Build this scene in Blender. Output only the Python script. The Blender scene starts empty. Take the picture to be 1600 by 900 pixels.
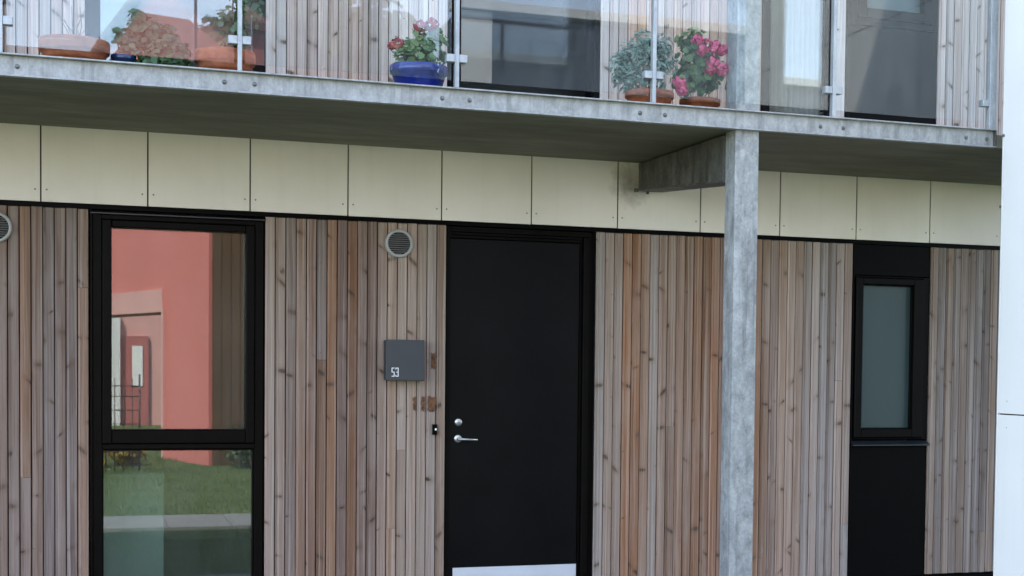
import bpy, bmesh, math, random
from mathutils import Vector, Matrix, noise
random.seed(7)
S = bpy.context.scene
COL = S.collection
R_ = math.radians

# ------------------------------------------------------------------ camera
cam = bpy.data.cameras.new("camera"); camo = bpy.data.objects.new("camera", cam); COL.objects.link(camo)
cr, cu, cf = Vector((0.93854514, -0.34491959, 0.01278664)), Vector((0.00117655, 0.04024277, 0.99918924)), Vector((0.34515451, 0.93776916, -0.03817547))
m3 = Matrix((cr, cu, -cf)).transposed()
camo.matrix_world = Matrix.Translation((0.24784, -9.65342, 1.59302)) @ m3.to_4x4()
cam.sensor_fit = 'HORIZONTAL'; cam.sensor_width = 36.0
cam.lens = 2366.2565 / 1600 * 36
cam.shift_x = (800 - 1004.4748) / 1600
cam.shift_y = (666.6751 - 450) / 1600
cam.clip_start = 0.1; cam.clip_end = 2000
S.camera = camo

# ------------------------------------------------------------------ light
SUN_EL, SUN_H = 53.0, (-0.62, 0.78)          # sun stands behind the building, to the left
w = bpy.data.worlds.new("World"); S.world = w; w.use_nodes = True
nt = w.node_tree; nt.nodes.clear()
sky = nt.nodes.new("ShaderNodeTexSky"); sky.sky_type = 'NISHITA'; sky.sun_disc = False
sky.sun_elevation = R_(SUN_EL); sky.sun_rotation = math.atan2(SUN_H[0], SUN_H[1])
sky.air_density = 0.9; sky.dust_density = 0.25; sky.ozone_density = 1.0
bg = nt.nodes.new("ShaderNodeBackground"); bg.inputs["Strength"].default_value = 0.15
wo = nt.nodes.new("ShaderNodeOutputWorld")
hs = nt.nodes.new("ShaderNodeHueSaturation"); hs.inputs["Saturation"].default_value = 0.72
nt.links.new(sky.outputs[0], hs.inputs["Color"]); nt.links.new(hs.outputs[0], bg.inputs[0]); nt.links.new(bg.outputs[0], wo.inputs[0])
sl = bpy.data.lights.new("sun", 'SUN'); sl.energy = 2.1; sl.angle = R_(0.53); sl.color = (1.0, 0.95, 0.87)
so = bpy.data.objects.new("sun", sl); COL.objects.link(so)
hl = math.hypot(*SUN_H)
sd = Vector((SUN_H[0] / hl * math.cos(R_(SUN_EL)), SUN_H[1] / hl * math.cos(R_(SUN_EL)), math.sin(R_(SUN_EL))))
so.rotation_euler = (-sd).to_track_quat('-Z', 'Y').to_euler()
so.location = (-10, 12, 20)
S.view_settings.view_transform = 'Standard'; S.view_settings.look = 'None'
S.view_settings.exposure = 2.9; S.view_settings.gamma = 1.0
S.view_settings.use_curve_mapping = False
S.cycles.max_bounces = 10; S.cycles.transparent_max_bounces = 24; S.cycles.diffuse_bounces = 5
S.cycles.glossy_bounces = 6; S.cycles.use_denoising = True
S.cycles.caustics_reflective = False; S.cycles.caustics_refractive = False

# ------------------------------------------------------------------ materials
class NT:
    def __init__(s, name):
        s.m = bpy.data.materials.new(name); s.m.use_nodes = True
        s.t = s.m.node_tree; s.t.nodes.clear()
        s.out = s.n("ShaderNodeOutputMaterial")
    def n(s, typ, **kw):
        o = s.t.nodes.new(typ)
        for k, v in kw.items(): setattr(o, k, v)
        return o
    def l(s, a, b): s.t.links.new(a, b)
    def setin(s, node, key, v):
        i = node.inputs[key]
        if hasattr(v, "is_output"): s.l(v, i)
        else:
            if isinstance(v, (tuple, list)) and len(v) == 3 and i.type == 'RGBA': v = (*v, 1)
            i.default_value = v
    def math(s, op, a, b=None, c=None, clamp=False):
        o = s.n("ShaderNodeMath", operation=op, use_clamp=clamp)
        for k, v in enumerate((a, b, c)):
            if v is not None: s.setin(o, k, v)
        return o.outputs[0]
    def mix(s, f, a, b, blend='MIX'):
        o = s.n("ShaderNodeMix", data_type='RGBA', blend_type=blend)
        s.setin(o, 0, f); s.setin(o, 6, a); s.setin(o, 7, b)
        return o.outputs[2]
    def ramp(s, f, p0, p1, c0=(0, 0, 0), c1=(1, 1, 1)):
        o = s.n("ShaderNodeValToRGB"); e = o.color_ramp.elements
        e[0].position, e[1].position = p0, p1; e[0].color, e[1].color = (*c0, 1), (*c1, 1)
        s.setin(o, 0, f); return o.outputs[0]
    def pos(s): return s.n("ShaderNodeNewGeometry").outputs["Position"]
    def map(s, v, scale=(1, 1, 1), loc=(0, 0, 0)):
        o = s.n("ShaderNodeMapping"); s.setin(o, "Vector", v)
        o.inputs["Scale"].default_value = scale; o.inputs["Location"].default_value = loc
        return o.outputs[0]
    def noise(s, v, scale, detail=4, rough=0.55, dist=0.0):
        o = s.n("ShaderNodeTexNoise"); s.setin(o, "Vector", v)
        o.inputs["Scale"].default_value = scale; o.inputs["Detail"].default_value = detail
        o.inputs["Roughness"].default_value = rough; o.inputs["Distortion"].default_value = dist
        return o.outputs[0]
    def bsdf(s, col, rough=0.6, metal=0.0, spec=0.5, bump=None, bd=0.002, bs=0.5):
        b = s.n("ShaderNodeBsdfPrincipled")
        s.setin(b, "Base Color", col); s.setin(b, "Roughness", rough); s.setin(b, "Metallic", metal)
        s.setin(b, "Specular IOR Level", spec)
        if bump is not None:
            bn = s.n("ShaderNodeBump"); bn.inputs["Distance"].default_value = bd; bn.inputs["Strength"].default_value = bs
            s.setin(bn, "Height", bump); s.l(bn.outputs[0], b.inputs["Normal"])
        s.l(b.outputs[0], s.out.inputs[0]); return b

def mat_plain(name, col, rough=0.6, metal=0.0, var=0.12, scale=9, spec=0.5):
    t = NT(name); p = t.pos()
    f = t.noise(p, scale, 5)
    c = t.mix(t.ramp(f, 0.3, 0.7), tuple(x * (1 - var) for x in col), tuple(min(1, x * (1 + var)) for x in col))
    r = t.math('ADD', rough - 0.05, t.math('MULTIPLY', t.noise(p, scale * 3, 3), 0.1))
    t.bsdf(c, r, metal, spec); return t.m

def mat_wood():
    t = NT("weathered_timber")
    tone = t.n("ShaderNodeAttribute", attribute_name="tone").outputs["Color"]
    seed = t.n("ShaderNodeAttribute", attribute_name="seed").outputs["Fac"]
    uvx = t.n("ShaderNodeAttribute", attribute_name="across").outputs["Fac"]      # metres across the board
    z = t.n("ShaderNodeSeparateXYZ"); t.l(t.pos(), z.inputs[0]); zz = z.outputs[2]
    cx = t.n("ShaderNodeCombineXYZ")                      # board coordinates
    wob = t.n("ShaderNodeCombineXYZ"); t.l(seed, wob.inputs[0]); t.setin(wob, 2, t.math('MULTIPLY', zz, 1.7))
    wv = t.math('MULTIPLY', t.math('SUBTRACT', t.noise(wob.outputs[0], 1.0, 2), 0.5), 0.02)
    xw = t.math('ADD', uvx, wv)
    t.l(xw, cx.inputs[0]); t.l(t.math('MULTIPLY', seed, 13.7), cx.inputs[1]); t.l(t.math('ADD', zz, t.math('MULTIPLY', seed, 7.13)), cx.inputs[2])
    bc = cx.outputs[0]
    # knots
    v = t.n("ShaderNodeTexVoronoi", feature='F1', voronoi_dimensions='2D', distance='EUCLIDEAN')
    kc = t.n("ShaderNodeCombineXYZ")
    t.l(t.math('ADD', t.math('MULTIPLY', uvx, 13.0), t.math('MULTIPLY', seed, 41.0)), kc.inputs[0])
    t.l(t.math('ADD', t.math('MULTIPLY', zz, 2.6), t.math('MULTIPLY', seed, 23.0)), kc.inputs[1])
    v.inputs["Scale"].default_value = 1.0; t.l(kc.outputs[0], v.inputs["Vector"])
    df = t.n("ShaderNodeVectorMath", operation='SUBTRACT'); t.l(kc.outputs[0], df.inputs[0]); t.l(v.outputs["Position"], df.inputs[1])
    sp = t.n("ShaderNodeSeparateXYZ"); t.l(df.outputs[0], sp.inputs[0])
    cs = t.n("ShaderNodeSeparateColor"); t.l(v.outputs["Color"], cs.inputs[0])
    dx = t.math('DIVIDE', sp.outputs[0], 13.0); dz = t.math('DIVIDE', sp.outputs[1], 2.6)
    shear = t.math('MULTIPLY', t.math('SUBTRACT', cs.outputs[1], 0.5), 2.0)
    dz2 = t.math('ADD', dz, t.math('MULTIPLY', dx, shear))
    rad = t.math('MULTIPLY', t.math('SUBTRACT', cs.outputs[0], 0.34, clamp=True), 0.032)
    rr = t.math('SQRT', t.math('ADD', t.math('POWER', t.math('MULTIPLY', dx, 0.50), 2.0), t.math('POWER', dz2, 2.0)))
    rr = t.math('ADD', rr, t.math('MULTIPLY', t.math('SUBTRACT', t.noise(bc, 90, 2), 0.5), 0.006))
    q = t.math('DIVIDE', rr, t.math('MAXIMUM', rad, 0.0008))
    core = t.math('SUBTRACT', 1.0, t.math('SMOOTH_MIN', q, 1.0, 0.35), clamp=True)
    core = t.math('MULTIPLY', core, 1.7, clamp=True)
    halo = t.math('SUBTRACT', 1.0, t.math('DIVIDE', q, 2.8), clamp=True)
    # grain
    streak = t.noise(t.map(bc, (75, 1, 0.55), (5, 0, 1)), 1.0, 4, 0.65, 0.3)
    g1 = t.noise(t.map(bc, (170, 1, 2.2)), 1.0, 5, 0.6)
    g2 = t.noise(t.map(bc, (42, 1, 0.9), (3, 0, 9)), 1.0, 4, 0.6, 0.6)
    big = t.noise(t.map(bc, (6, 1, 1.1), (7, 0, 2)), 1.0, 4, 0.6)
    patch = t.noise(t.map(t.pos(), (2.2, 1, 1.6)), 1.0, 4, 0.6)
    c = t.mix(t.ramp(g1, 0.32, 0.68), t.mix(1.0, tone, (0.72, 0.70, 0.68), 'MULTIPLY'), t.mix(1.0, tone, (1.18, 1.18, 1.18), 'MULTIPLY'))
    c = t.mix(t.math('MULTIPLY', t.ramp(g2, 0.42, 0.70), 0.75), c, t.mix(1.0, tone, (0.70, 0.60, 0.52), 'MULTIPLY'))
    grey = t.mix(0.55, tone, (0.29, 0.24, 0.21))
    c = t.mix(t.math('MULTIPLY', t.ramp(big, 0.46, 0.68), 0.6), c, grey)
    c = t.mix(t.math('MULTIPLY', t.ramp(patch, 0.50, 0.75), 0.35), c, t.mix(1.0, tone, (0.72, 0.58, 0.48), 'MULTIPLY'))
    chalk = t.noise(t.map(bc, (30, 1, 5), (1, 0, 4)), 1.0, 5, 0.7)
    c = t.mix(t.math('MULTIPLY', t.ramp(chalk, 0.66, 0.80), 0.35), c, (0.42, 0.385, 0.36))
    c = t.mix(t.math('MULTIPLY', halo, 0.6), c, t.mix(1.0, tone, (0.60, 0.46, 0.36), 'MULTIPLY'))
    c = t.mix(t.math('MULTIPLY', core, 1.0), c, t.mix(cs.outputs[2], (0.045, 0.032, 0.025), (0.11, 0.075, 0.055)))
    c = t.mix(t.math('MULTIPLY', t.ramp(streak, 0.53, 0.66), 0.65), c, t.mix(0.5, tone, (0.43, 0.375, 0.33)))
    c = t.mix(t.math('MULTIPLY', t.ramp(streak, 0.32, 0.46, (1, 1, 1), (0, 0, 0)), 0.7), c, t.mix(1.0, tone, (0.60, 0.48, 0.39), 'MULTIPLY'))
    h = t.math('ADD', t.math('MULTIPLY', g1, 0.7), t.math('MULTIPLY', g2, 0.6))
    t.bsdf(c, 0.78, 0.0, 0.25, h, 0.0012, 0.6)
    return t.m

def mat_panel():
    t = NT("cream_fibre_cement"); p = t.pos()
    f = t.noise(p, 2.2, 4, 0.6); g = t.noise(p, 160, 2)
    st = t.noise(t.map(p, (14, 1, 0.8)), 1.0, 4, 0.6)
    c = t.mix(t.ramp(f, 0.3, 0.7), (0.68, 0.605, 0.54), (0.74, 0.665, 0.60))
    c = t.mix(t.math('MULTIPLY', t.ramp(st, 0.52, 0.75), 0.12), c, (0.44, 0.42, 0.32))
    c = t.mix(t.math('MULTIPLY', g, 0.10), c, (0.45, 0.44, 0.36))
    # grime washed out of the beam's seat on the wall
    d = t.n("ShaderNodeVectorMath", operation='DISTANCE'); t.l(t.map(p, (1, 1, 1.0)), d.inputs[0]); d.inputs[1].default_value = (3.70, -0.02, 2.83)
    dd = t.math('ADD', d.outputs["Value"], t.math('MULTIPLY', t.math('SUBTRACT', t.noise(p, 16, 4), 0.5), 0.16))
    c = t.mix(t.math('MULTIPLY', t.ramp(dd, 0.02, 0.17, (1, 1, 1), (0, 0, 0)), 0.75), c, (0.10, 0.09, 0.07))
    t.bsdf(c, 0.55, 0, 0.35, g, 0.0004, 0.3); return t.m

def mat_galv(name, lo, hi, metal=0.35, rough=0.5, blotch=7.0):
    t = NT(name); p = t.pos()
    v = t.n("ShaderNodeTexVoronoi", feature='F1'); v.inputs["Scale"].default_value = 75; t.l(p, v.inputs["Vector"])
    s = t.n("ShaderNodeSeparateColor"); t.l(v.outputs["Color"], s.inputs[0])
    f = t.noise(t.map(p, (1, 1, 0.55)), blotch, 7, 0.68, 0.4)
    k = t.math('ADD', t.math('MULTIPLY', s.outputs[0], 0.22), t.math('MULTIPLY', t.ramp(f, 0.36, 0.64), 0.78))
    c = t.mix(k, lo, hi)
    sp = t.noise(t.map(p, (1, 1, 0.4)), blotch * 5, 5, 0.7)
    c = t.mix(t.math('MULTIPLY', t.ramp(sp, 0.60, 0.74), 0.55), c, tuple(min(0.85, x * 1.35) for x in hi))
    ru = t.noise(t.map(p, (22, 22, 1.2)), 1.0, 4, 0.6)
    c = t.mix(t.math('MULTIPLY', t.ramp(ru, 0.52, 0.70), 0.55), c, tuple(x * 0.6 for x in lo))
    t.bsdf(c, t.math('ADD', rough - 0.1, t.math('MULTIPLY', f, 0.25)), metal, 0.5, f, 0.0006, 0.25); return t.m

def mat_soffit():
    t = NT("weathered_soffit_board"); p = t.pos()
    a = t.noise(t.map(p, (1.2, 4, 1)), 1.0, 6, 0.65); b = t.noise(t.map(p, (3.0, 7, 1)), 1.0, 6, 0.7)
    e = t.noise(p, 1.1, 4, 0.6)
    c = t.mix(t.ramp(a, 0.32, 0.7), (0.115, 0.11, 0.078), (0.215, 0.205, 0.152))
    c = t.mix(t.math('MULTIPLY', t.ramp(b, 0.52, 0.72), 0.4), c, (0.075, 0.069, 0.052))
    c = t.mix(t.math('MULTIPLY', t.ramp(e, 0.45, 0.7), 0.4), c, (0.10, 0.08, 0.05))
    t.bsdf(c, 0.8, 0, 0.3, b, 0.001, 0.3); return t.m

def mat_glass(name, ior, tint=(0.97, 0.985, 0.98), rough=0.0, veil=0.0):
    t = NT(name)
    g = t.n("ShaderNodeNewGeometry")
    i = t.math('ADD', t.math('MULTIPLY', g.outputs["Backfacing"], 1.0 / ior - ior), ior)
    fr = t.n("ShaderNodeFresnel"); t.l(i, fr.inputs["IOR"])
    tr = t.n("ShaderNodeBsdfTransparent"); tr.inputs[0].default_value = (*tint, 1)
    gl = t.n("ShaderNodeBsdfGlossy"); gl.inputs[0].default_value = (1, 1, 1, 1); gl.inputs["Roughness"].default_value = rough
    mx = t.n("ShaderNodeMixShader"); t.l(fr.outputs[0], mx.inputs[0]); t.l(tr.outputs[0], mx.inputs[1]); t.l(gl.outputs[0], mx.inputs[2])
    last = mx.outputs[0]
    if veil > 0:  # pale haze painted over the glass as a thin diffuse film
        df = t.n("ShaderNodeBsdfDiffuse"); df.inputs[0].default_value = (0.75, 0.8, 0.82, 1)
        m2 = t.n("ShaderNodeMixShader")
        f = t.math('MULTIPLY', t.ramp(t.noise(t.map(g.outputs["Position"], (3, 3, 1)), 2.0, 5, 0.65), 0.25, 0.8), veil)
        t.l(f, m2.inputs[0]); t.l(last, m2.inputs[1]); t.l(df.outputs[0], m2.inputs[2]); last = m2.outputs[0]
    t.l(last, t.out.inputs[0]); return t.m

def mat_leaf(name, a, b):
    t = NT(name)
    oi = t.n("ShaderNodeAttribute", attribute_name="rnd").outputs["Fac"]
    c = t.mix(oi, a, b)
    d = t.n("ShaderNodeBsdfDiffuse"); t.l(c, d.inputs[0])
    tl = t.n("ShaderNodeBsdfTranslucent"); t.l(t.mix(0.5, c, tuple(min(1, x * 1.6) for x in b)), tl.inputs[0])
    gl = t.n("ShaderNodeBsdfGlossy"); gl.inputs["Roughness"].default_value = 0.45
    m = t.n("ShaderNodeMixShader"); m.inputs[0].default_value = 0.25; t.l(d.outputs[0], m.inputs[1]); t.l(tl.outputs[0], m.inputs[2])
    k = t.n("ShaderNodeMixShader"); k.inputs[0].default_value = 0.05; t.l(m.outputs[0], k.inputs[1]); t.l(gl.outputs[0], k.inputs[2])
    t.l(k.outputs[0], t.out.inputs[0]); return t.m

def mat_ground(name, a, b, sc=1.5, c2=None):
    t = NT(name); p = t.pos()
    f = t.noise(p, sc, 5, 0.65); g = t.noise(p, sc * 25, 4, 0.7)
    c = t.mix(t.ramp(f, 0.3, 0.7), a, b)
    c = t.mix(t.math('MULTIPLY', t.ramp(g, 0.35, 0.7), 0.5), c, tuple(x * 0.45 for x in a))
    if c2: c = t.mix(t.math('MULTIPLY', t.ramp(t.noise(p, sc * 0.5, 3), 0.55, 0.7), 0.6), c, c2)
    t.bsdf(c, 0.9, 0, 0.1, g, 0.03, 0.8); return t.m

def mat_clad(name, col, var=0.1):
    t = NT(name); p = t.pos()
    f = t.noise(p, 0.9, 4, 0.6); g = t.noise(p, 40, 3); s = t.noise(t.map(p, (8, 8, 0.5)), 1.0, 4, 0.6)
    c = t.mix(t.ramp(f, 0.3, 0.7), tuple(x * (1 - var) for x in col), tuple(min(0.9, x * (1 + var)) for x in col))
    c = t.mix(t.math('MULTIPLY', t.ramp(s, 0.55, 0.8), 0.10), c, tuple(x * 0.6 for x in col))
    t.bsdf(c, 0.6, 0, 0.3, g, 0.001, 0.2); return t.m

def mat_terracotta():
    t = NT("terracotta"); p = t.pos()
    f = t.noise(p, 18, 5, 0.65); g = t.noise(t.map(p, (6, 6, 60)), 1.0, 3)
    c = t.mix(t.ramp(f, 0.35, 0.7), (0.20, 0.055, 0.022), (0.33, 0.105, 0.045))
    c = t.mix(t.math('MULTIPLY', t.ramp(g, 0.55, 0.75), 0.35), c, (0.50, 0.30, 0.20))
    t.bsdf(c, 0.7, 0, 0.3, f, 0.001, 0.3); return t.m

M = dict(
    wood=mat_wood(), panel=mat_panel(), soffit=mat_soffit(),
    galv=mat_galv("galvanised_beam", (0.20, 0.203, 0.203), (0.37, 0.373, 0.373), 0.1, 0.55, 18),
    post=mat_galv("galvanised_column", (0.155, 0.16, 0.163), (0.385, 0.39, 0.39), 0.1, 0.6, 15),
    rail=mat_galv("galvanised_rail", (0.26, 0.28, 0.30), (0.40, 0.42, 0.44), 0.3, 0.42, 14),
    beam=mat_galv("stained_steel", (0.022, 0.020, 0.016), (0.155, 0.148, 0.132), 0.1, 0.6, 6),
    black=mat_plain("black_lacquered_aluminium", (0.0018, 0.0017, 0.0017), 0.4, 0, 0.2, 12, 0.04),
    frame=mat_plain("dark_stained_window_frame", (0.0032, 0.0025, 0.0022), 0.4, 0, 0.25, 14, 0.05),
    door=mat_plain("black_door_paint", (0.0026, 0.0027, 0.003), 0.36, 0, 0.3, 3, 0.09),
    drip=mat_plain("dark_zinc_flashing", (0.014, 0.016, 0.02), 0.35, 0.2, 0.3, 20),
    membrane=mat_plain("black_membrane", (0.008, 0.007, 0.007), 0.9, 0, 0.2, 12, 0.1),
    alu=mat_plain("brushed_aluminium", (0.62, 0.64, 0.70), 0.42, 0.55, 0.04, 8),
    chrome=mat_plain("satin_steel", (0.42, 0.41, 0.40), 0.3, 0.95, 0.05, 30),
    bolt=mat_plain("bolt_steel", (0.15, 0.152, 0.153), 0.45, 0.6, 0.3, 60),
    gbox=mat_plain("slate_grey_powder_coat", (0.028, 0.030, 0.035), 0.5, 0, 0.06, 8),
    white=mat_plain("white_lettering", (0.82, 0.82, 0.82), 0.5, 0, 0.03, 8),
    vent=mat_plain("pale_grey_plastic", (0.31, 0.305, 0.29), 0.5, 0, 0.1, 20),
    slat=mat_plain("dull_grey_louvre", (0.20, 0.19, 0.18), 0.5, 0.2, 0.15, 40),
    fin=mat_clad("white_fibre_cement", (0.72, 0.70, 0.67), 0.03),
    inner=mat_plain("interior_plaster", (0.16, 0.135, 0.11), 0.9, 0, 0.06, 2),
    stand_in_curtain=mat_plain("cream_stand_in", (0.84, 0.82, 0.77), 0.9, 0, 0.05, 6),
    mint=mat_plain("pale_green_board", (0.11, 0.16, 0.13), 0.7, 0, 0.06, 3),
    rust=mat_plain("brown_glue_residue", (0.105, 0.042, 0.017), 0.8, 0, 0.65, 38),
    glassw=mat_glass("window_glass", 1.78, (0.93, 0.97, 0.95), 0.004, 0.022),
    glassd=mat_glass("door_glass", 1.25, (0.85, 0.9, 0.95)),
    glassc=mat_glass("coated_glass", 1.65, (0.97, 0.98, 0.97)),
    glassb=mat_glass("balustrade_glass", 1.45, (0.95, 0.98, 0.985), 0.0, 0.035),
    terra=mat_terracotta(),
    cobalt=mat_plain("cobalt_glaze", (0.010, 0.022, 0.19), 0.16, 0, 0.25, 12),
    navy=mat_plain("navy_glaze", (0.008, 0.022, 0.07), 0.2, 0, 0.25, 12),
    soil=mat_plain("potting_soil", (0.03, 0.022, 0.016), 0.95, 0, 0.3, 60),
    stem=mat_plain("green_stem", (0.07, 0.11, 0.035), 0.7, 0, 0.3, 30),
    twig=mat_plain("brown_twig", (0.10, 0.065, 0.04), 0.8, 0, 0.3, 30),
    bark=mat_plain("bark", (0.10, 0.075, 0.055), 0.9, 0, 0.35, 14),
    leaf=mat_leaf("geranium_leaf", (0.035, 0.085, 0.018), (0.15, 0.22, 0.06)),
    dleaf=mat_leaf("dark_leaf", (0.012, 0.04, 0.010), (0.06, 0.12, 0.03)),
    gleaf=mat_leaf("grey_green_leaf", (0.06, 0.115, 0.08), (0.24, 0.33, 0.27)),
    tleaf=mat_leaf("tree_leaf", (0.03, 0.06, 0.02), (0.09, 0.15, 0.04)),
    yleaf=mat_leaf("yellow_leaf", (0.28, 0.20, 0.03), (0.50, 0.38, 0.07)),
    redfl=mat_leaf("red_petal", (0.22, 0.008, 0.012), (0.50, 0.03, 0.04)),
    pinkfl=mat_leaf("pink_petal", (0.55, 0.035, 0.13), (0.80, 0.14, 0.27)),
    grass=mat_leaf("grass_blade", (0.065, 0.115, 0.024), (0.20, 0.27, 0.08)),
    straw=mat_leaf("dry_stalk", (0.12, 0.11, 0.09), (0.25, 0.23, 0.19)),
    lawn=mat_ground("mown_lawn", (0.09, 0.125, 0.045), (0.14, 0.18, 0.07), 1.4, (0.16, 0.17, 0.085)),
    paving=mat_ground("concrete_paving", (0.28, 0.28, 0.27), (0.36, 0.36, 0.35), 2.0),
    redwall=mat_clad("red_render", (0.66, 0.20, 0.16), 0.05),
    lintel=mat_clad("pale_pink_render", (0.70, 0.37, 0.32), 0.08),
    brown=mat_clad("shade_brown", (0.11, 0.060, 0.030), 0.15),
    whitew=mat_clad("white_render", (0.76, 0.74, 0.70), 0.03),
    greyc=mat_clad("slate_blue_cladding", (0.075, 0.09, 0.115), 0.06),
    reddoor=mat_clad("dull_red_paint", (0.45, 0.15, 0.13), 0.05),
    roof=mat_clad("brick_red_tiles", (0.20, 0.075, 0.05), 0.2),
    wire=mat_plain("fence_wire", (0.10, 0.085, 0.08), 0.5, 0.3, 0.2, 20),
)

# ------------------------------------------------------------------ builders
ORG = {}
def thing(name, label, cat, loc=(0, 0, 0), group=None):
    o = bpy.data.objects.new(name, None); COL.objects.link(o)
    o.empty_display_size = 0.1; o.location = loc; ORG[o.name] = Vector(loc)
    o["label"] = label; o["category"] = cat
    if group: o["group"] = group
    return o
def obj(name, bm, mats, parent=None, smooth=False, org=None, label=None):
    base = ORG[parent.name] if parent is not None else Vector(org or (0, 0, 0))
    bmesh.ops.translate(bm, verts=bm.verts, vec=-base)
    me = bpy.data.meshes.new(name); bm.to_mesh(me); bm.free()
    if not isinstance(mats, (list, tuple)): mats = [mats]
    for m in mats: me.materials.append(m)
    if smooth:
        for p in me.polygons: p.use_smooth = True
    o = bpy.data.objects.new(name, me); COL.objects.link(o)
    if parent is not None:
        o.parent = parent
    else: o.location = base
    ORG[o.name] = base
    if label: o["label"] = label
    return o
def struct(name, bm, mat):
    o = obj(name, bm, mat); o["kind"] = "structure"; return o
def dup(src, dloc, name=None, label=None):
    """copy a thing (or part tree) with its children"""
    c = src.copy(); COL.objects.link(c); c.location = Vector(src.location) + Vector(dloc)
    if label: c["label"] = label
    for ch in [k for k in COL.objects if k.parent == src]:
        d = ch.copy(); COL.objects.link(d); d.parent = c
        for g in [k for k in COL.objects if k.parent == ch]:
            e = g.copy(); COL.objects.link(e); e.parent = d
    return c
def box(bm, x0, x1, y0, y1, z0, z1, bev=0.0, mi=0, seg=1):
    r = bmesh.ops.create_cube(bm, size=1.0)
    vs = r["verts"]
    bmesh.ops.scale(bm, vec=(x1 - x0, y1 - y0, z1 - z0), verts=vs)
    bmesh.ops.translate(bm, vec=((x0 + x1) / 2, (y0 + y1) / 2, (z0 + z1) / 2), verts=vs)
    fs = list({f for v in vs for f in v.link_faces})
    for f in fs: f.material_index = mi
    if bev > 0:
        es = list({e for v in vs for e in v.link_edges})
        bmesh.ops.bevel(bm, geom=es, offset=bev, segments=seg, profile=0.7, affect='EDGES')
def B(*a, **k):
    bm = bmesh.new(); box(bm, *a, **k); return bm
def prism(bm, pts, axis, a, b, mi=0):
    """closed polygon pts (2D) extruded along axis from a to b"""
    def mk(p, t):
        if axis == 'x': return (t, p[0], p[1])
        if axis == 'y': return (p[0], t, p[1])
        return (p[0], p[1], t)
    A = [bm.verts.new(mk(p, a)) for p in pts]; Bv = [bm.verts.new(mk(p, b)) for p in pts]
    fs = [bm.faces.new(A), bm.faces.new(Bv[::-1])]
    n = len(pts)
    for i in range(n): fs.append(bm.faces.new((A[i], Bv[i], Bv[(i + 1) % n], A[(i + 1) % n])))
    for f in fs: f.material_index = mi
    bmesh.ops.recalc_face_normals(bm, faces=fs)
    return fs
def tube(bm, p0, p1, r0, r1=None, n=10, mi=0):
    p0, p1 = Vector(p0), Vector(p1); r1 = r0 if r1 is None else r1
    d = (p1 - p0); q = d.to_track_quat('Z', 'Y')
    A = []; Bv = []
    for i in range(n):
        a = 2 * math.pi * i / n; u = q @ Vector((math.cos(a), math.sin(a), 0))
        A.append(bm.verts.new(p0 + u * r0)); Bv.append(bm.verts.new(p1 + u * r1))
    for i in range(n):
        f = bm.faces.new((A[i], A[(i + 1) % n], Bv[(i + 1) % n], Bv[i])); f.material_index = mi; f.smooth = True
    f = bm.faces.new(A[::-1]); f.material_index = mi
    f = bm.faces.new(Bv); f.material_index = mi
def lathe(bm, prof, c, n=40, axis='z', mi=0):
    rings = []
    for r, h in prof:
        ring = []
        for i in range(n):
            a = 2 * math.pi * i / n
            if axis == 'z': p = (c[0] + r * math.cos(a), c[1] + r * math.sin(a), c[2] + h)
            else: p = (c[0] + r * math.cos(a), c[1] - h, c[2] + r * math.sin(a))
            ring.append(bm.verts.new(p))
        rings.append(ring)
    fs = []
    for a, b in zip(rings, rings[1:]):
        for i in range(n):
            f = bm.faces.new((a[i], a[(i + 1) % n], b[(i + 1) % n], b[i])); f.material_index = mi; f.smooth = True; fs.append(f)
    bmesh.ops.recalc_face_normals(bm, faces=fs)

# timber cladding: real boards with chamfered edges and open joints; colour of each board is a mesh attribute
TONE = [(-2.5, (.275, .205, .175)), (0.0, (.285, .215, .185)), (0.27, (.34, .265, .235)), (1.30, (.40, .345, .31)), (1.55, (.335, .245, .20)),
        (1.85, (.285, .19, .145)), (2.0, (.33, .245, .205)), (2.10, (.46, .41, .37)), (2.44, (.43, .365, .32)), (3.46, (.47, .43, .405)), (3.62, (.38, .31, .265)),
        (3.69, (.38, .20, .095)), (3.77, (.40, .22, .11)), (3.84, (.46, .42, .39)), (3.98, (.35, .24, .17)), (4.3, (.34, .20, .12)), (4.6, (.36, .21, .12)),
        (4.75, (.385, .26, .18)), (4.95, (.38, .325, .30)), (5.2, (.42, .385, .375)), (5.39, (.40, .355, .335)), (6.05, (.33, .295, .275)), (6.6, (.31, .28, .26)), (8, (.29, .25, .23))]
def tone_at(x):
    for (a, ca), (b, cb) in zip(TONE, TONE[1:]):
        if a <= x <= b:
            f = (x - a) / (b - a); return tuple(ca[i] * (1 - f) + cb[i] * f for i in range(3))
    return TONE[-1][1] if x > 8 else TONE[0][1]
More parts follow.
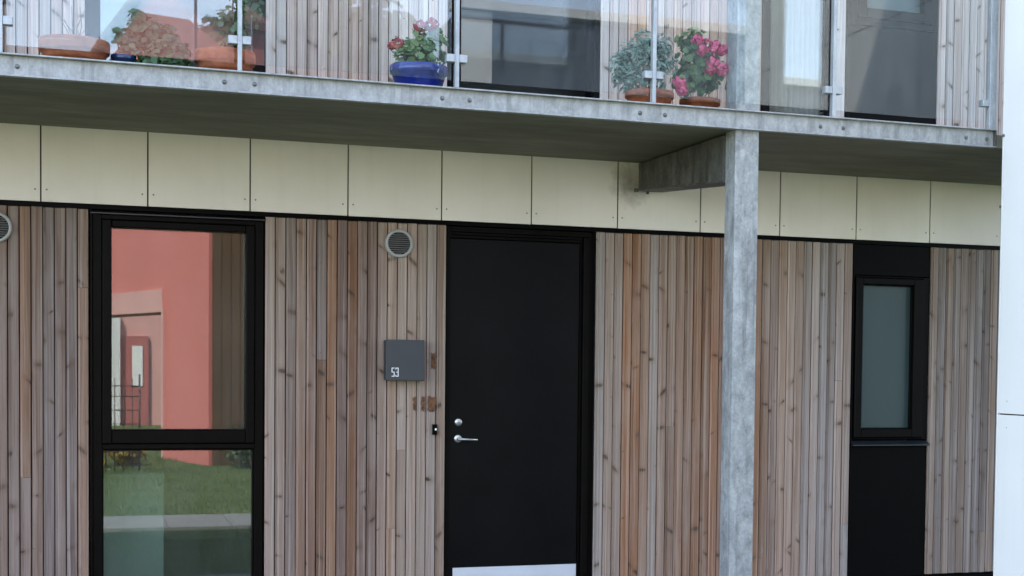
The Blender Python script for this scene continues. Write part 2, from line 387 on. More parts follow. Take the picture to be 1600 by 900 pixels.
def cladding(name, x0, x1, z0, z1, parent, pitch=0.0638, seed=0, up=False):
    rng = random.Random(seed)
    n = max(1, round((x1 - x0) / pitch)); p = (x1 - x0) / n
    bm = bmesh.new()
    tl = bm.faces.layers.float_color.new("tone"); sl_ = bm.faces.layers.float.new("seed")
    al = bm.verts.layers.float.new("across")
    for i in range(n):
        a = x0 + i * p; gap = 0.0045 + rng.random() * 0.0025; b = a + p - gap
        dy = rng.uniform(-0.0012, 0.0012); tw = rng.uniform(-0.0012, 0.0012)
        xl, xr = a, b
        ch = 0.0035; y = -0.002 + dy
        # moulded board: small step at its left edge
        st = 0.012 + rng.random() * 0.004
        pts = [(xl, 0.018), (xl, y + 0.006), (xl + 0.002, y + 0.004), (xl + st, y + 0.004 - tw), (xl + st + 0.002, y - tw), (xr - ch, y + tw), (xr, y + ch + tw), (xr, 0.018)]
        z_hi = z1 - rng.random() * 0.003; z_lo = z0 + rng.random() * 0.004
        cuts = [(z_lo, z_hi)]
        if rng.random() < 0.10 and not up:
            c = rng.uniform(z0 + 0.3, z1 - 0.3); cuts = [(z_lo, c - 0.001), (c + 0.001, z_hi)]
        for lo, hi in cuts:
            base = tone_at((a + b) / 2)
            k = rng.uniform(0.83, 1.15); g = rng.uniform(0, 0.28); gm = sum(base) / 3
            h = rng.uniform(-0.02, 0.02)
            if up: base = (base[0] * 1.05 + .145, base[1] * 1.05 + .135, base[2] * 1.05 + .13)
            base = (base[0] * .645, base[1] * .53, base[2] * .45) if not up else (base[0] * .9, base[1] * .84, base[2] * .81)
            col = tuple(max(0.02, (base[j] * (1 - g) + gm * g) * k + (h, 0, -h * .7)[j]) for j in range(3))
            sd_ = rng.uniform(0, 30)
            fs = prism(bm, pts, 'z', lo, hi)
            ek = rng.choice((0.80, 0.9, 1.0, 1.1, 1.22, 1.32)); c2 = (col[0] * ek, col[1] * ek * (.98 if ek < 1 else 1.0), col[2] * ek * (.94 if ek < 1 else 1.02))
            for f in fs:
                cx_ = f.calc_center_median()
                strip = xl + 0.001 < cx_.x < xl + st and abs(f.normal.y) > 0.5 and cx_.y < 0.01
                f[tl] = (*(c2 if strip else col), 1); f[sl_] = sd_
                for v in f.verts: v[al] = v.co.x - a
    return obj(name, bm, M['wood'], parent)

def frame_rect(bm, x0, x1, z0, z1, y0, y1, wl, wr, wb, wt, bev=0.003):
    """four butted frame members"""
    box(bm, x0, x0 + wl, y0, y1, z0, z1, bev); box(bm, x1 - wr, x1, y0, y1, z0, z1, bev)
    e = 0.0005
    box(bm, x0 + wl - e, x1 - wr + e, y0 + 0.001, y1 - 0.001, z0 + 0.001, z0 + wb, bev)
    box(bm, x0 + wl - e, x1 - wr + e, y0 + 0.001, y1 - 0.001, z1 - wt, z1 - 0.001, bev)

# ------------------------------------------------------------------ ground
def lawn_h(x, y):
    d = -y
    t = min(1, max(0, (d - 8.5) / 8)); return 0.05 * t * t * (3 - 2 * t)
bm = bmesh.new()
xs = [-600, -200, -80, -40] + [i * 1.5 for i in range(-16, 24)] + [40, 80, 200, 600]
ys = [600, 200, 60, 20, 9, 0.2] + [-0.5 * i for i in range(1, 61)] + [-34, -40, -60, -120, -300, -600]
gv = [[bm.verts.new((x, y, lawn_h(x, y) + (0.02 * noise.noise((x * .5, y * .5, 0)) if 2.2 < -y < 33 and abs(x) < 38 and not 5.3 < -y < 7.1 else 0) - 0.03)) for x in xs] for y in ys]
for a in range(len(ys) - 1):
    for b in range(len(xs) - 1): bm.faces.new((gv[a][b], gv[a + 1][b], gv[a + 1][b + 1], gv[a][b + 1]))
bmesh.ops.recalc_face_normals(bm, faces=bm.faces)
o = struct("lawn", bm, M['lawn'])
for p in o.data.polygons: p.use_smooth = True
def slabs(name, x0, x1, y0, y1, px, py):
    bm = bmesh.new(); y = y0
    while y < y1 - 1e-6:
        x = x0
        while x < x1 - 1e-6:
            box(bm, x, min(x1, x + px) - 0.006, y, min(y1, y + py) - 0.006, -0.06, 0.004 + random.uniform(-0.002, 0.002), 0.004); x += px
        y += py
    return struct(name, bm, M['paving'])
bm = bmesh.new(); gl_ = bm.faces.layers.float.new("rnd"); rg = random.Random(2)
for _ in range(42000):
    x = rg.uniform(-1.5, 6.5); y = -rg.uniform(2.3, 17)
    if -6.85 < y < -5.45: continue
    z = lawn_h(x, y) - 0.035; hh = rg.uniform(0.035, 0.085) * (0.7 + 0.6 * noise.noise((x * 1.3, y * 1.3, 3))); a = rg.uniform(0, 6.28); w_ = 0.006
    l1, l2 = rg.uniform(-.03, .03), rg.uniform(-.03, .03)
    f = bm.faces.new((bm.verts.new((x - w_ * math.cos(a), y - w_ * math.sin(a), z)), bm.verts.new((x + w_ * math.cos(a), y + w_ * math.sin(a), z)), bm.verts.new((x + l1, y + l2, z + hh))))
    f[gl_] = min(1, max(0, .5 + .6 * noise.noise((x * .8, y * .8, 9)) + rg.uniform(-.3, .3)))
go = obj("grass", bm, M['grass']); go["kind"] = "stuff"; go["label"] = "short green grass growing on the lawn"; go["category"] = "grass"
slabs("footpath", -14, 20, -6.75, -5.55, 0.6, 0.6)
slabs("pavement", -6, 10, -2.0, -0.05, 0.5, 0.5)

# ------------------------------------------------------------------ the apartment building
apt = thing("apartment_building", "apartment building with weathered vertical timber boards, a band of cream panels and a black door", "building", (2, 3, 0))
XL, XR, YB = -9.0, 16.0, 9.0
# structural wall behind the cladding, open at the windows
bm = bmesh.new()
def core(z0, z1, holes):
    x = XL
    for a, b in holes + [(XR, XR)]:
        box(bm, x, a, 0.04, 0.30, z0, z1); x = b
core(0.0, 2.545, [(0.27, 1.29), (2.44, 3.455), (5.386, 6.02)])
box(bm, XL, XR, 0.04, 0.30, 2.546, 3.05)
core(3.051, 5.4, [(0.27, 1.29), (2.44, 3.455), (4.65, 5.20), (5.30, 6.04)])
box(bm, XL, XR, 0.04, 0.30, 5.401, 9.0)
obj("wall", bm, M['membrane'], apt)
bm = bmesh.new()
box(bm, XL, XL + .2, 0.31, YB, 0, 9.0); box(bm, XR - .2, XR, 0.31, YB, 0, 9.0); box(bm, XL + .21, XR - .21, YB - .2, YB, 0, 9.0)
box(bm, XL + .21, XR - .21, 0.31, YB - .21, 2.75, 3.03); box(bm, XL + .21, XR - .21, 0.31, YB - .21, 0.0, 0.10)
box(bm, XL + .21, XR - .21, 3.6, 3.7, 0.11, 2.74); box(bm, XL + .21, XR - .21, 3.6, 3.7, 3.04, 5.5)
for px in (-1.2, 1.95, 4.3, 7.0):
    box(bm, px, px + .1, 0.31, 3.59, 0.11, 2.74); box(bm, px, px + .1, 0.31, 3.59, 3.04, 5.5)
obj("interior_wall", bm, M['inner'], apt)
bm = bmesh.new(); box(bm, XL - .3, XR + .3, -0.05, YB + .3, 9.01, 9.17, 0.01)
obj("roof", bm, M['greyc'], apt)

ZB, ZT = 0.115, 2.503
clads = []
for k, (a, b) in enumerate([(-2.74, 0.268), (1.294, 2.438), (3.457, 5.384), (6.022, 7.80)]):
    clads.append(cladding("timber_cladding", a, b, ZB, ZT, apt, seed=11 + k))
for k, (a, b) in enumerate([(-2.74, 0.25), (1.292, 2.436), (3.466, 4.645), (5.205, 5.296), (6.046, 7.80)]):
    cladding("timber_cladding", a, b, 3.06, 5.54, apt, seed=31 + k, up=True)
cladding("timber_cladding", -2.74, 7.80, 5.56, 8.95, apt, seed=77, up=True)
# cream panels, 0.6 m module
for i in range(-4, 13):
    bm = bmesh.new()
    x0, x1 = i * .6 + .004, (i + 1) * .6 - .004
    zz = random.uniform(-.0012, .0012); yy = random.uniform(-.0008, .0008)
    box(bm, x0, x1, -0.004 + yy, 0.006 + yy, 2.534 + zz, 3.06, 0.0012)
    for rx in (x0 + .028, x1 - .028):
        lathe(bm, [(0.0001, 0.0012), (0.0042, 0.0012), (0.0055, 0)], (rx, -0.0045 + yy, 2.605), 10, 'y', 1)
    obj("cream_panel", bm, [M['panel'], M['slat']], apt)
bm = bmesh.new(); box(bm, -2.74, 7.8, 0.008, 0.036, 2.506, 2.531)
obj("gap_strip", bm, M['black'], apt)  # black strip closing the gap below the panels
bm = bmesh.new(); box(bm, -2.74, 7.8, -0.012, 0.036, 0.03, 0.10, 0.003)
obj("plinth", bm, M['black'], apt)

# tall window, ground floor
win = obj("window", B(0.274, 0.284, 0.0, 0.16, 0.10, 2.50), M['frame'], apt, label="tall black framed window with a casement over a fixed pane")
bm = bmesh.new(); frame_rect(bm, 0.286, 1.284, 0.10, 2.478, 0.012, 0.14, 0.052, 0.052, 0.09, 0.03)
box(bm, 0.339, 1.231, 0.013, 0.139, 1.068, 1.098, 0.002)
obj("frame", bm, M['frame'], win)
bm = bmesh.new(); frame_rect(bm, 0.342, 1.228, 1.10, 2.446, -0.006, 0.10, 0.052, 0.052, 0.086, 0.045, 0.006)
frame_rect(bm, 0.376, 1.182, 1.176, 2.412, 0.034, 0.095, 0.010, 0.010, 0.010, 0.010, 0.002)
obj("casement", bm, M['frame'], win)
bm = bmesh.new(); frame_rect(bm, 0.339, 1.231, 0.192, 1.0665, 0.03, 0.10, 0.008, 0.012, 0.012, 0.010, 0.002)
obj("glazing_bead", bm, M['frame'], win)
bm = bmesh.new(); box(bm, 0.384, 1.174, 0.050, 0.074, 1.184, 2.403)
obj("pane", bm, M['glassw'], win)
bm = bmesh.new(); box(bm, 0.346, 1.220, 0.045, 0.069, 0.20, 1.058)
obj("pane", bm, M['glassw'], win)
bm = bmesh.new(); prism(bm, [(-0.022, 2.478), (-0.022, 2.484), (0.03, 2.502), (0.03, 2.478)], 'x', 0.272, 1.290)
obj("flashing", bm, M['drip'], win)

# front door
dr = obj("door", B(2.470, 3.353, 0.050, 0.095, 0.10, 2.425, bev=0.003), M['door'], apt, label="plain black front door with a steel lever and a bright kick plate")
bm = bmesh.new()
box(bm, 2.441, 2.466, 0.02, 0.16, 0.06, 2.50, 0.002)
box(bm, 3.357, 3.374, 0.055, 0.16, 0.06, 2.45, 0.002)
box(bm, 3.375, 3.418, 0.022, 0.159, 0.06, 2.465, 0.003); box(bm, 3.419, 3.453, 0.045, 0.158, 0.06, 2.50, 0.002)
box(bm, 2.467, 3.374, 0.056, 0.157, 2.429, 2.448, 0.002); box(bm, 2.467, 3.4185, 0.024, 0.156, 2.466, 2.501, 0.002)
box(bm, 2.467, 3.3745, 0.040, 0.155, 2.4485, 2.4655, 0.002)
obj("frame", bm, M['frame'], dr)
obj("threshold", B(2.467, 3.356, -0.02, 0.16, 0.055, 0.088, bev=0.004), M['alu'], dr)
obj("kick_plate", B(2.502, 3.350, 0.0465, 0.0495, 0.105, 0.273, bev=0.001), M['alu'], dr)
bm = bmesh.new(); hx, hz, hy = 2.530, 1.121, 0.050
lathe(bm, [(0.0001, 0.008), (0.023, 0.008), (0.026, 0.005), (0.026, 0)], (hx, hy, hz), 28, 'y')
tube(bm, (hx, hy, hz), (hx, hy - 0.05, hz), 0.0085, None, 14)
tube(bm, (hx - 0.006, hy - 0.05, hz), (hx + 0.122, hy - 0.052, hz - 0.006), 0.0085, 0.0075, 14)
obj("handle", bm, M['chrome'], dr)
bm = bmesh.new(); lathe(bm, [(0.0001, 0.010), (0.021, 0.010), (0.0255, 0.006), (0.0255, 0)], (2.532, hy, 1.229), 28, 'y')
lathe(bm, [(0.0001, 0.013), (0.0085, 0.013), (0.0085, 0.008)], (2.532, hy, 1.231), 16, 'y')
box(bm, 2.5295, 2.5345, hy - 0.012, hy - 0.008, 1.210, 1.2265, 0.001, 1)
obj("lock", bm, [M['chrome'], M['bolt']], dr)

# narrow window with black spandrels
nw = obj("window", B(5.388, 5.394, 0.0, 0.16, 0.10, 2.50), M['frame'], apt, label="narrow frosted window between two black spandrel panels")
obj("spandrel", B(5.396, 6.012, 0.012, 0.03, 2.285, 2.503, bev=0.002), M['black'], nw)
obj("spandrel", B(5.396, 6.012, 0.012, 0.03, 0.105, 1.058, bev=0.002), M['black'], nw)
bm = bmesh.new(); frame_rect(bm, 5.396, 6.016, 1.104, 2.282, 0.014, 0.14, 0.012, 0.045, 0.012, 0.012, 0.003)
obj("frame", bm, M['frame'], nw)
bm = bmesh.new(); frame_rect(bm, 5.410, 5.969, 1.118, 2.268, -0.010, 0.10, 0.058, 0.085, 0.066, 0.050, 0.006)
frame_rect(bm, 5.464, 5.888, 1.180, 2.222, 0.028, 0.095, 0.010, 0.010, 0.010, 0.010, 0.002)
obj("casement", bm, M['frame'], nw)
t = NT("frosted_glass"); fz = t.noise(t.map(t.pos(), (2.5, 1, 0.5)), 1.0, 2)
t.bsdf(t.mix(fz, (0.022, 0.037, 0.036), (0.040, 0.060, 0.058)), 0.35, 0, 0.3)
obj("pane", B(5.473, 5.879, 0.046, 0.060, 1.189, 2.213), t.m, nw)
bm = bmesh.new(); prism(bm, [(-0.034, 1.062), (-0.034, 1.070), (0.02, 1.096), (0.02, 1.062)], 'x', 5.392, 6.020)
obj("ledge", bm, M['drip'], nw)

# upper-floor windows behind the balcony
w1 = obj("window", B(0.254, 0.330, 0.0, 0.14, 3.06, 5.40, bev=0.003), M['frame'], apt)
bm = bmesh.new(); box(bm, 1.214, 1.288, 0.0, 0.14, 3.06, 5.40, 0.003); box(bm, 0.331, 1.213, 0.001, 0.139, 3.06, 3.13, 0.003); box(bm, 0.331, 1.213, 0.001, 0.139, 5.3, 5.399, 0.003)
obj("frame", bm, M['frame'], w1)
obj("pane", B(0.332, 1.212, 0.045, 0.069, 3.132, 5.298), M['glassw'], w1)
w2 = obj("balcony_door", B(2.440, 2.520, 0.0, 0.14, 3.06, 5.40, bev=0.003), M['frame'], apt)
bm = bmesh.new(); box(bm, 3.425, 3.462, 0.0, 0.14, 3.06, 5.40, 0.003); box(bm, 2.521, 3.424, 0.001, 0.139, 3.06, 3.30, 0.003); box(bm, 2.521, 3.424, 0.001, 0.139, 5.3, 5.399, 0.003)
obj("frame", bm, M['frame'], w2)
obj("pane", B(2.522, 3.423, 0.045, 0.069, 3.302, 5.298), M['glassd'], w2)
w3 = obj("window", B(4.650, 4.710, 0.0, 0.14, 3.06, 5.40, bev=0.003), M['frame'], apt)
bm = bmesh.new(); box(bm, 5.150, 5.200, 0.0, 0.14, 3.06, 5.40, 0.003); box(bm, 4.711, 5.149, 0.001, 0.139, 3.06, 3.36, 0.003); box(bm, 4.711, 5.149, 0.001, 0.139, 5.3, 5.399, 0.003)
obj("frame", bm, M['frame'], w3)
obj("pane", B(4.712, 5.148, 0.045, 0.069, 3.362, 5.298), M['glassc'], w3)
bm = bmesh.new()
n = 90; pv = []
for i in range(n + 1):
    x = 4.69 + i / n * 0.49; y = 0.100 + 0.018 * math.sin(i * 0.85) + 0.006 * math.sin(i * 0.31 + 1)
    pv.append((bm.verts.new((x, y, 3.12)), bm.verts.new((x, y, 5.35))))
for a, b in zip(pv, pv[1:]): bm.faces.new((a[0], b[0], b[1], a[1])).smooth = True
bmesh.ops.solidify(bm, geom=bm.faces[:], thickness=0.002)
obj("stand_in_curtain", bm, M['stand_in_curtain'], w3)  # added curtain, its cream stands in for a bright reflection in the glass
w4 = obj("window", B(5.302, 5.330, 0.0, 0.14, 3.06, 5.40, bev=0.003), M['frame'], apt)
bm = bmesh.new(); frame_rect(bm, 5.331, 6.038, 4.05, 5.395, 0.002, 0.139, 0.05, 0.05, 0.05, 0.05)
obj("frame", bm, M['frame'], w4)
bm = bmesh.new(); frame_rect(bm, 5.384, 5.985, 4.104, 5.342, -0.012, 0.10, 0.07, 0.07, 0.07, 0.07, 0.005)
obj("casement", bm, M['frame'], w4)
obj("pane", B(5.456, 5.913, 0.045, 0.060, 4.176, 5.27), t.m, w4)
obj("spandrel", B(5.332, 6.036, 0.012, 0.034, 3.062, 4.046, bev=0.002), M['black'], w4)
# pale box placed in the room to give the lower pane its pale patch
fb = obj("pale_box", B(0.30, 0.72, 0.55, 0.95, 0.105, 0.88, bev=0.006), M['mint'], apt)

# ------------------------------------------------------------------ balcony
BX0, BX1 = -3.0, 5.484
bal = thing("balcony", "long balcony above the front door with a galvanised edge beam and clear glass balustrade", "balcony", (1.2, -1.0, 2.976))
obj("slab", B(BX0, BX1 + 0.0, -1.590, -0.006, 2.978, 3.060), M['soffit'], bal)
# the deck runs on to the party wall behind the white screen
obj("slab", B(BX1 + 0.001, 7.3, -1.588, -0.006, 2.979, 3.060), M['soffit'], bal)
bm = bmesh.new()
box(bm, BX0, BX1 - 0.002, -1.604, -1.594, 2.983, 3.077, 0.0)
box(bm, BX0, BX1, -1.635, -1.593, 2.974, 2.982, 0.0015); box(bm, BX0, BX1, -1.635, -1.560, 3.078, 3.086, 0.0015)
eb = obj("edge_beam", bm, M['galv'], bal)
def bolt(x, z, r=0.0082):
    bm = bmesh.new()
    lathe(bm, [(r * 1.45, 0), (r * 1.45, 0.0025), (r, 0.003)], (x, -1.6045, z), 18, 'y')
    lathe(bm, [(r, 0.002), (r, 0.010), (r * .85, 0.012), (0.0001, 0.012)], (x, -1.6045, z), 6, 'y')
    return obj("bolt", bm, M['bolt'], eb)
PX = [-1.267, -0.140, 0.987, 2.116, 3.244, 4.372, 5.455]
b0 = None
for px in PX[:-1]:
    for dx in (-0.075, 0.075):
        if b0 is None: b0 = bolt(px + dx, 3.027); bx = px + dx
        else: dup(b0, (px + dx - bx, 0, 0))
for x in (5.285, 5.430): dup(b0, (x - bx, 0, 0))
obj("end_plate", B(BX1 - 0.008, BX1 - 0.001, -1.634, -1.605, 2.9825, 3.0775), M['beam'], bal)
def post(x, wd=0.021, dp=0.042):
    p = obj("railing_post", B(x - wd / 2, x + wd / 2, -1.632, -1.632 + dp, 3.0865, 4.22, bev=0.0015), M['rail'], bal)
    return p
def clamp(x, s, p, off=0.0108):
    xa, xb = (x + off, x + 0.056) if s > 0 else (x - 0.056 - off + 0.0108, x - off)
    return obj("clamp", B(xa, xb, -1.628, -1.578, 3.222, 3.263, bev=0.002), M['rail'], p)
for i, px in enumerate(PX[:-1]):
    p = post(px); clamp(px, 1, p); clamp(px, -1, p)
p = post(PX[-1], 0.048, 0.045)
clamp(PX[-1], -1, p, 0.0242)
for a, b in zip(PX, PX[1:]):
    e = 0.027 if b != PX[-1] else 0.032
    g = obj("glass_panel", B(a + 0.027, b - e, -1.6055, -1.5955, 3.128, 4.12), M['glassb'], bal)
obj("handrail", B(BX0, BX1, -1.640, -1.575, 4.221, 4.245, bev=0.004), M['rail'], bal)

# ------------------------------------------------------------------ column and tapered bracket beam
colm = thing("support_column", "square galvanised steel column with mottled grey zinc holding up the balcony", "column", (3.836, -1.52, 0))
CX0, CX1 = 3.762, 3.910
bm = bmesh.new(); box(bm, CX0, CX1, -1.590, -1.445, 0.012, 5.6, 0.006, seg=2)
obj("post", bm, M['post'], colm)
obj("base_plate", B(CX0 - 0.05, CX1 + 0.05, -1.64, -1.395, 0.004, 0.0118, bev=0.002), M['galv'], colm)
bm = bmesh.new()
# web plate tapering in depth from the column to the wall, with a bottom and a top flange
prism(bm, [(-1.4445, 2.700), (-1.4445, 2.962), (-0.006, 2.972), (-0.006, 2.800)], 'x', 3.745, 3.900)
bb = obj("bracket_beam", bm, M['beam'], colm)
bm = bmesh.new()
prism(bm, [(-1.4440, 2.690), (-1.4440, 2.6995), (0.0, 2.7995), (0.0, 2.790)], 'x', 3.728, 3.915)
obj("flange", bm, M['beam'], bb)
obj("fixing_lug", B(3.712, 3.742, -0.026, -0.008, 2.782, 2.806, bev=0.003), M['beam'], bb)
obj("fixing_lug", B(3.800, 3.815, -0.030, -0.008, 2.770, 2.788, bev=0.003), M['beam'], bb)

# ------------------------------------------------------------------ white screen wall at the right
fin = thing("white_screen_wall", "tall white panelled screen wall standing at the right end of the balcony", "wall", (5.6, -3.3, 0))
ZS = 1.345
joints = [-1.70, -2.50, -3.0, -4.2, -5.4]
FX = 5.488
lv = [0.02, ZS, 4.05, 5.6]
obj("core", B(FX + 0.016, FX + 0.18, -5.39, -1.708, 0.0, 5.59), M['membrane'], fin)
for a, b in zip(joints, joints[1:]):
    for c, d in zip(lv, lv[1:]):
        bm = bmesh.new(); box(bm, FX, FX + 0.012, b + 0.003, a - 0.003, c + 0.004, d - 0.004, 0.001)
        for yy in (a - 0.10, b + 0.06):
            for zz in (c + 0.08, d - 0.08):
                bm2 = lathe(bm, [(0.0001, 0.0012), (0.004, 0.0012), (0.005, 0)], (0, 0, 0), 8, 'y', 1)
                vs = bm.verts[-24:] if False else [v for v in bm.verts if abs(v.co.x) < 0.02 and abs(v.co.y) < 0.02 and abs(v.co.z) < 0.02]
                for v in vs: v.co = Vector((FX + v.co.y - 0.0002, yy + v.co.x, zz + v.co.z))
        obj("panel", bm, [M['fin'], M['vent']], fin)
obj("corner_trim", B(FX - 0.002, FX + 0.185, -1.702, -1.695, 0.0, 5.6), M['fin'], fin)
obj("fixing_screw", B(FX - 0.014, FX - 0.0025, -1.700, -1.690, 2.60, 2.616, bev=0.001), M['bolt'], fin)
obj("fixing_screw", B(FX - 0.012, FX + 0.006, -1.715, -1.7025, 3.03, 3.045, bev=0.001), M['bolt'], fin)

# ------------------------------------------------------------------ small things on the facade
def vent(name, x, z, label):
    v = thing(name, label, "vent", (x, 0, z), "round ventilation grilles in the timber wall")
    bm = bmesh.new()
    lathe(bm, [(0.071, -0.004), (0.071, 0.016), (0.074, 0.022), (0.083, 0.022), (0.089, 0.017), (0.091, 0.004), (0.091, -0.002)], (x, -0.004, z), 48, 'y')
    obj("ring", bm, M['vent'], v)
    bm = bmesh.new(); lathe(bm, [(0.0001, 0.002), (0.0715, 0.002)], (x, -0.004, z), 40, 'y')
    obj("backing", bm, M['membrane'], v)
    bm = bmesh.new()
    for k in range(-5, 6):
        h = k * 0.0135; hw = math.sqrt(max(0, 0.0705 ** 2 - h * h)) - 0.001
        if hw < 0.012: continue
        prism(bm, [(-0.006, z + h + 0.0035), (-0.018, z + h - 0.0035), (-0.0195, z + h - 0.0015), (-0.0075, z + h + 0.0055)], 'x', x - hw, x + hw)
    obj("louvre", bm, M['slat'], v)
vent("vent", 2.124, 2.372, "round pale vent grille in the boards left of the black door top")
vent("vent", -0.246, 2.372, "round pale vent grille in the boards beside the tall window, cut by the picture's edge")

mb = thing("mailbox", "square slate grey mailbox numbered 53 on the boards beside the black door", "mailbox", (2.152, -0.004, 1.628))
obj("box", B(2.031, 2.273, -0.092, -0.0045, 1.501, 1.7555, bev=0.003), M['gbox'], mb)
obj("lid", B(2.029, 2.275, -0.104, -0.0925, 1.499, 1.7575, bev=0.003), M['gbox'], mb)
bm = bmesh.new()
def seg(x0, x1, z0, z1): box(bm, x0, x1, -0.1058, -0.1042, z0, z1)
zb, zt, s = 1.5240, 1.5800, 0.0042; zm = (zb + zt) / 2
a, b = 2.0640, 2.0820     # digit 5
seg(a, b, zt - s, zt); seg(a, a + s, zm + s / 2 + .0001, zt - s - .0001); seg(a, b, zm - s / 2, zm + s / 2); seg(b - s, b, zb + s + .0001, zm - s / 2 - .0001); seg(a, b, zb, zb + s)
a, b = 2.0885, 2.1075     # digit 3
seg(a, b, zt - s, zt); seg(b - s, b, zb + s + .0001, zm - s / 2 - .0001); seg(b - s, b, zm + s / 2 + .0001, zt - s - .0001); seg(a + .005, b, zm - s / 2, zm + s / 2); seg(a, b, zb, zb + s)
seg(a, a + s, zt - s - .0065, zt - s - .0001); seg(a, a + s, zb + s + .0001, zb + s + .0065)
obj("house_number", bm, M['white'], mb)

db = thing("doorbell", "small black doorbell with a pale button at the edge of the black door", "doorbell", (2.362, -0.004, 1.184))
obj("housing", B(2.347, 2.377, -0.024, -0.0045, 1.150, 1.218, bev=0.004, seg=2), M['black'], db)
obj("button", B(2.362, 2.373, -0.027, -0.0242, 1.179, 1.192, bev=0.001), M['white'], db)

def residue(rects, seed):
    rng = random.Random(seed); bm = bmesh.new()
    for x0, x1, z0, z1 in rects:
        pts = []; n = 9
        for i in range(n): pts.append((x0 + (x1 - x0) * i / n, z0 + rng.uniform(-.007, .007)))
        for i in range(n): pts.append((x1 + rng.uniform(-.004, .004), z0 + (z1 - z0) * i / n))
        for i in range(n): pts.append((x1 - (x1 - x0) * i / n, z1 + rng.uniform(-.007, .007)))
        for i in range(n): pts.append((x0 + rng.uniform(-.004, .004), z1 - (z1 - z0) * i / n))
        prism(bm, pts, 'y', -0.0055, -0.0005)
    obj("glue_residue", bm, M['rust'], clads[1])
residue([(2.337, 2.371, 1.578, 1.676)], 3)
residue([(2.222, 2.243, 1.305, 1.392), (2.276, 2.300, 1.303, 1.395), (2.318, 2.370, 1.300, 1.398)], 5)

# ------------------------------------------------------------------ plants in pots on the balcony
FZ = 3.0605
def leaf_face(bm, rl, c, nrm, size, rng, mi=0, shape='round'):
    q = nrm.to_track_quat('Z', 'Y'); a0 = rng.uniform(0, 6.28)
    n = 7 if shape == 'round' else 4
    vs = []
    for i in range(n):
        a = a0 + 2 * math.pi * i / n
        if shape == 'round':
            r = size * rng.uniform(0.8, 1.1); p = Vector((r * math.cos(a), r * math.sin(a), size * rng.uniform(-.12, .12)))
        else:
            r = size * (1.5 if i % 2 == 0 else 0.5); p = Vector((r * math.cos(a), r * math.sin(a), size * (0.15 if i % 2 else -.1)))
        vs.append(bm.verts.new(c + q @ p))
    f = bm.faces.new(vs); f.material_index = mi; f[rl] = rng.random()
def foliage(name, clumps, mat, parent, seed, count=260, size=0.018, shape='round'):
    rng = random.Random(seed); bm = bmesh.new(); rl = bm.faces.layers.float.new("rnd")
    tot = sum(c[3] ** 2 for c in clumps)
    for cx, cy, cz, r in clumps:
        for _ in range(int(count * r * r / tot)):
            d = Vector((rng.gauss(0, 1), rng.gauss(0, 1), rng.gauss(0, 1))).normalized()
            c = Vector((cx, cy, cz)) + d * r * (rng.random() ** 0.45)
            nn = (d + Vector((rng.uniform(-.6, .6), rng.uniform(-.9, .2), rng.uniform(0, 1.0)))).normalized()
            leaf_face(bm, rl, c, nn, size * rng.uniform(0.6, 1.25), rng, 0, shape)
    return obj(name, bm, mat, parent)
def blossom(c, r, mat, parent, seed, n=60, s=0.011):
    rng = random.Random(seed); bm = bmesh.new(); rl = bm.faces.layers.float.new("rnd")
    for _ in range(n):
        d = Vector((rng.gauss(0, 1), rng.gauss(0, 1), rng.gauss(0, .85))).normalized()
        leaf_face(bm, rl, Vector(c) + d * r * rng.uniform(.72, 1.05), (d + Vector((rng.uniform(-.5, .5),) * 3)).normalized(), s * rng.uniform(.7, 1.2), rng)
    return obj("flower_head", bm, mat, parent)
def stems(pairs, mat, parent, r=0.003):
    bm = bmesh.new()
    for a, b in pairs:
        a, b = Vector(a), Vector(b); m = (a + b) / 2 + Vector((random.uniform(-.02, .02), random.uniform(-.01, .01), 0))
        tube(bm, a, m, r, r * .9, 6); tube(bm, m, b, r * .9, r * .6, 6)
    return obj("stem", bm, mat, parent)
def pot(parent, x, y, r, h, mat, kind='pot'):
    bm = bmesh.new()
    if kind == 'bowl':
        pr = [(0.0001, 0), (r * .70, 0), (r * .80, h * .22), (r * .86, h * .36), (r * .89, h * .37), (r * .885, h * .46), (r * .93, h * .60), (r * .985, h * .62), (r, h * .68), (r * 1.0, h * .94), (r * .985, h), (r * .91, h), (r * .89, h * .8), (0.0001, h * .8)]
    else:
        pr = [(0.0001, 0), (r * .72, 0), (r * .78, h * .2), (r * .92, h * .72), (r * .99, h * .74), (r, h * .8), (r, h * .97), (r * .97, h), (r * .90, h), (r * .88, h * .85), (0.0001, h * .85)]
    lathe(bm, pr, (x, y, FZ), 44)
    obj("pot", bm, mat, parent, True)
    bm = bmesh.new(); lathe(bm, [(0.0001, h * .86), (r * .885, h * .855)], (x, y, FZ), 30)
    obj("soil", bm, M['soil'], parent)
G = "potted plants along the balcony edge"
# 1 shallow terracotta bowl with dry stalks
p = thing("potted_plant", "wide terracotta bowl with thin dry stalks, leftmost pot on the balcony", "potted plant", (0.195, -1.38, FZ), G)
pot(p, 0.195, -1.38, 0.172, 0.155, M['terra'], 'bowl')
stems([((0.20 + .02 * math.cos(k), -1.38 + .02 * math.sin(k), FZ + .13), (0.19 + .065 * math.cos(k * 2.3), -1.38 + .05 * math.sin(k * 2.3), FZ + .22 + .05 * (k % 3))) for k in range(9)], M['twig'], p, 0.0022)
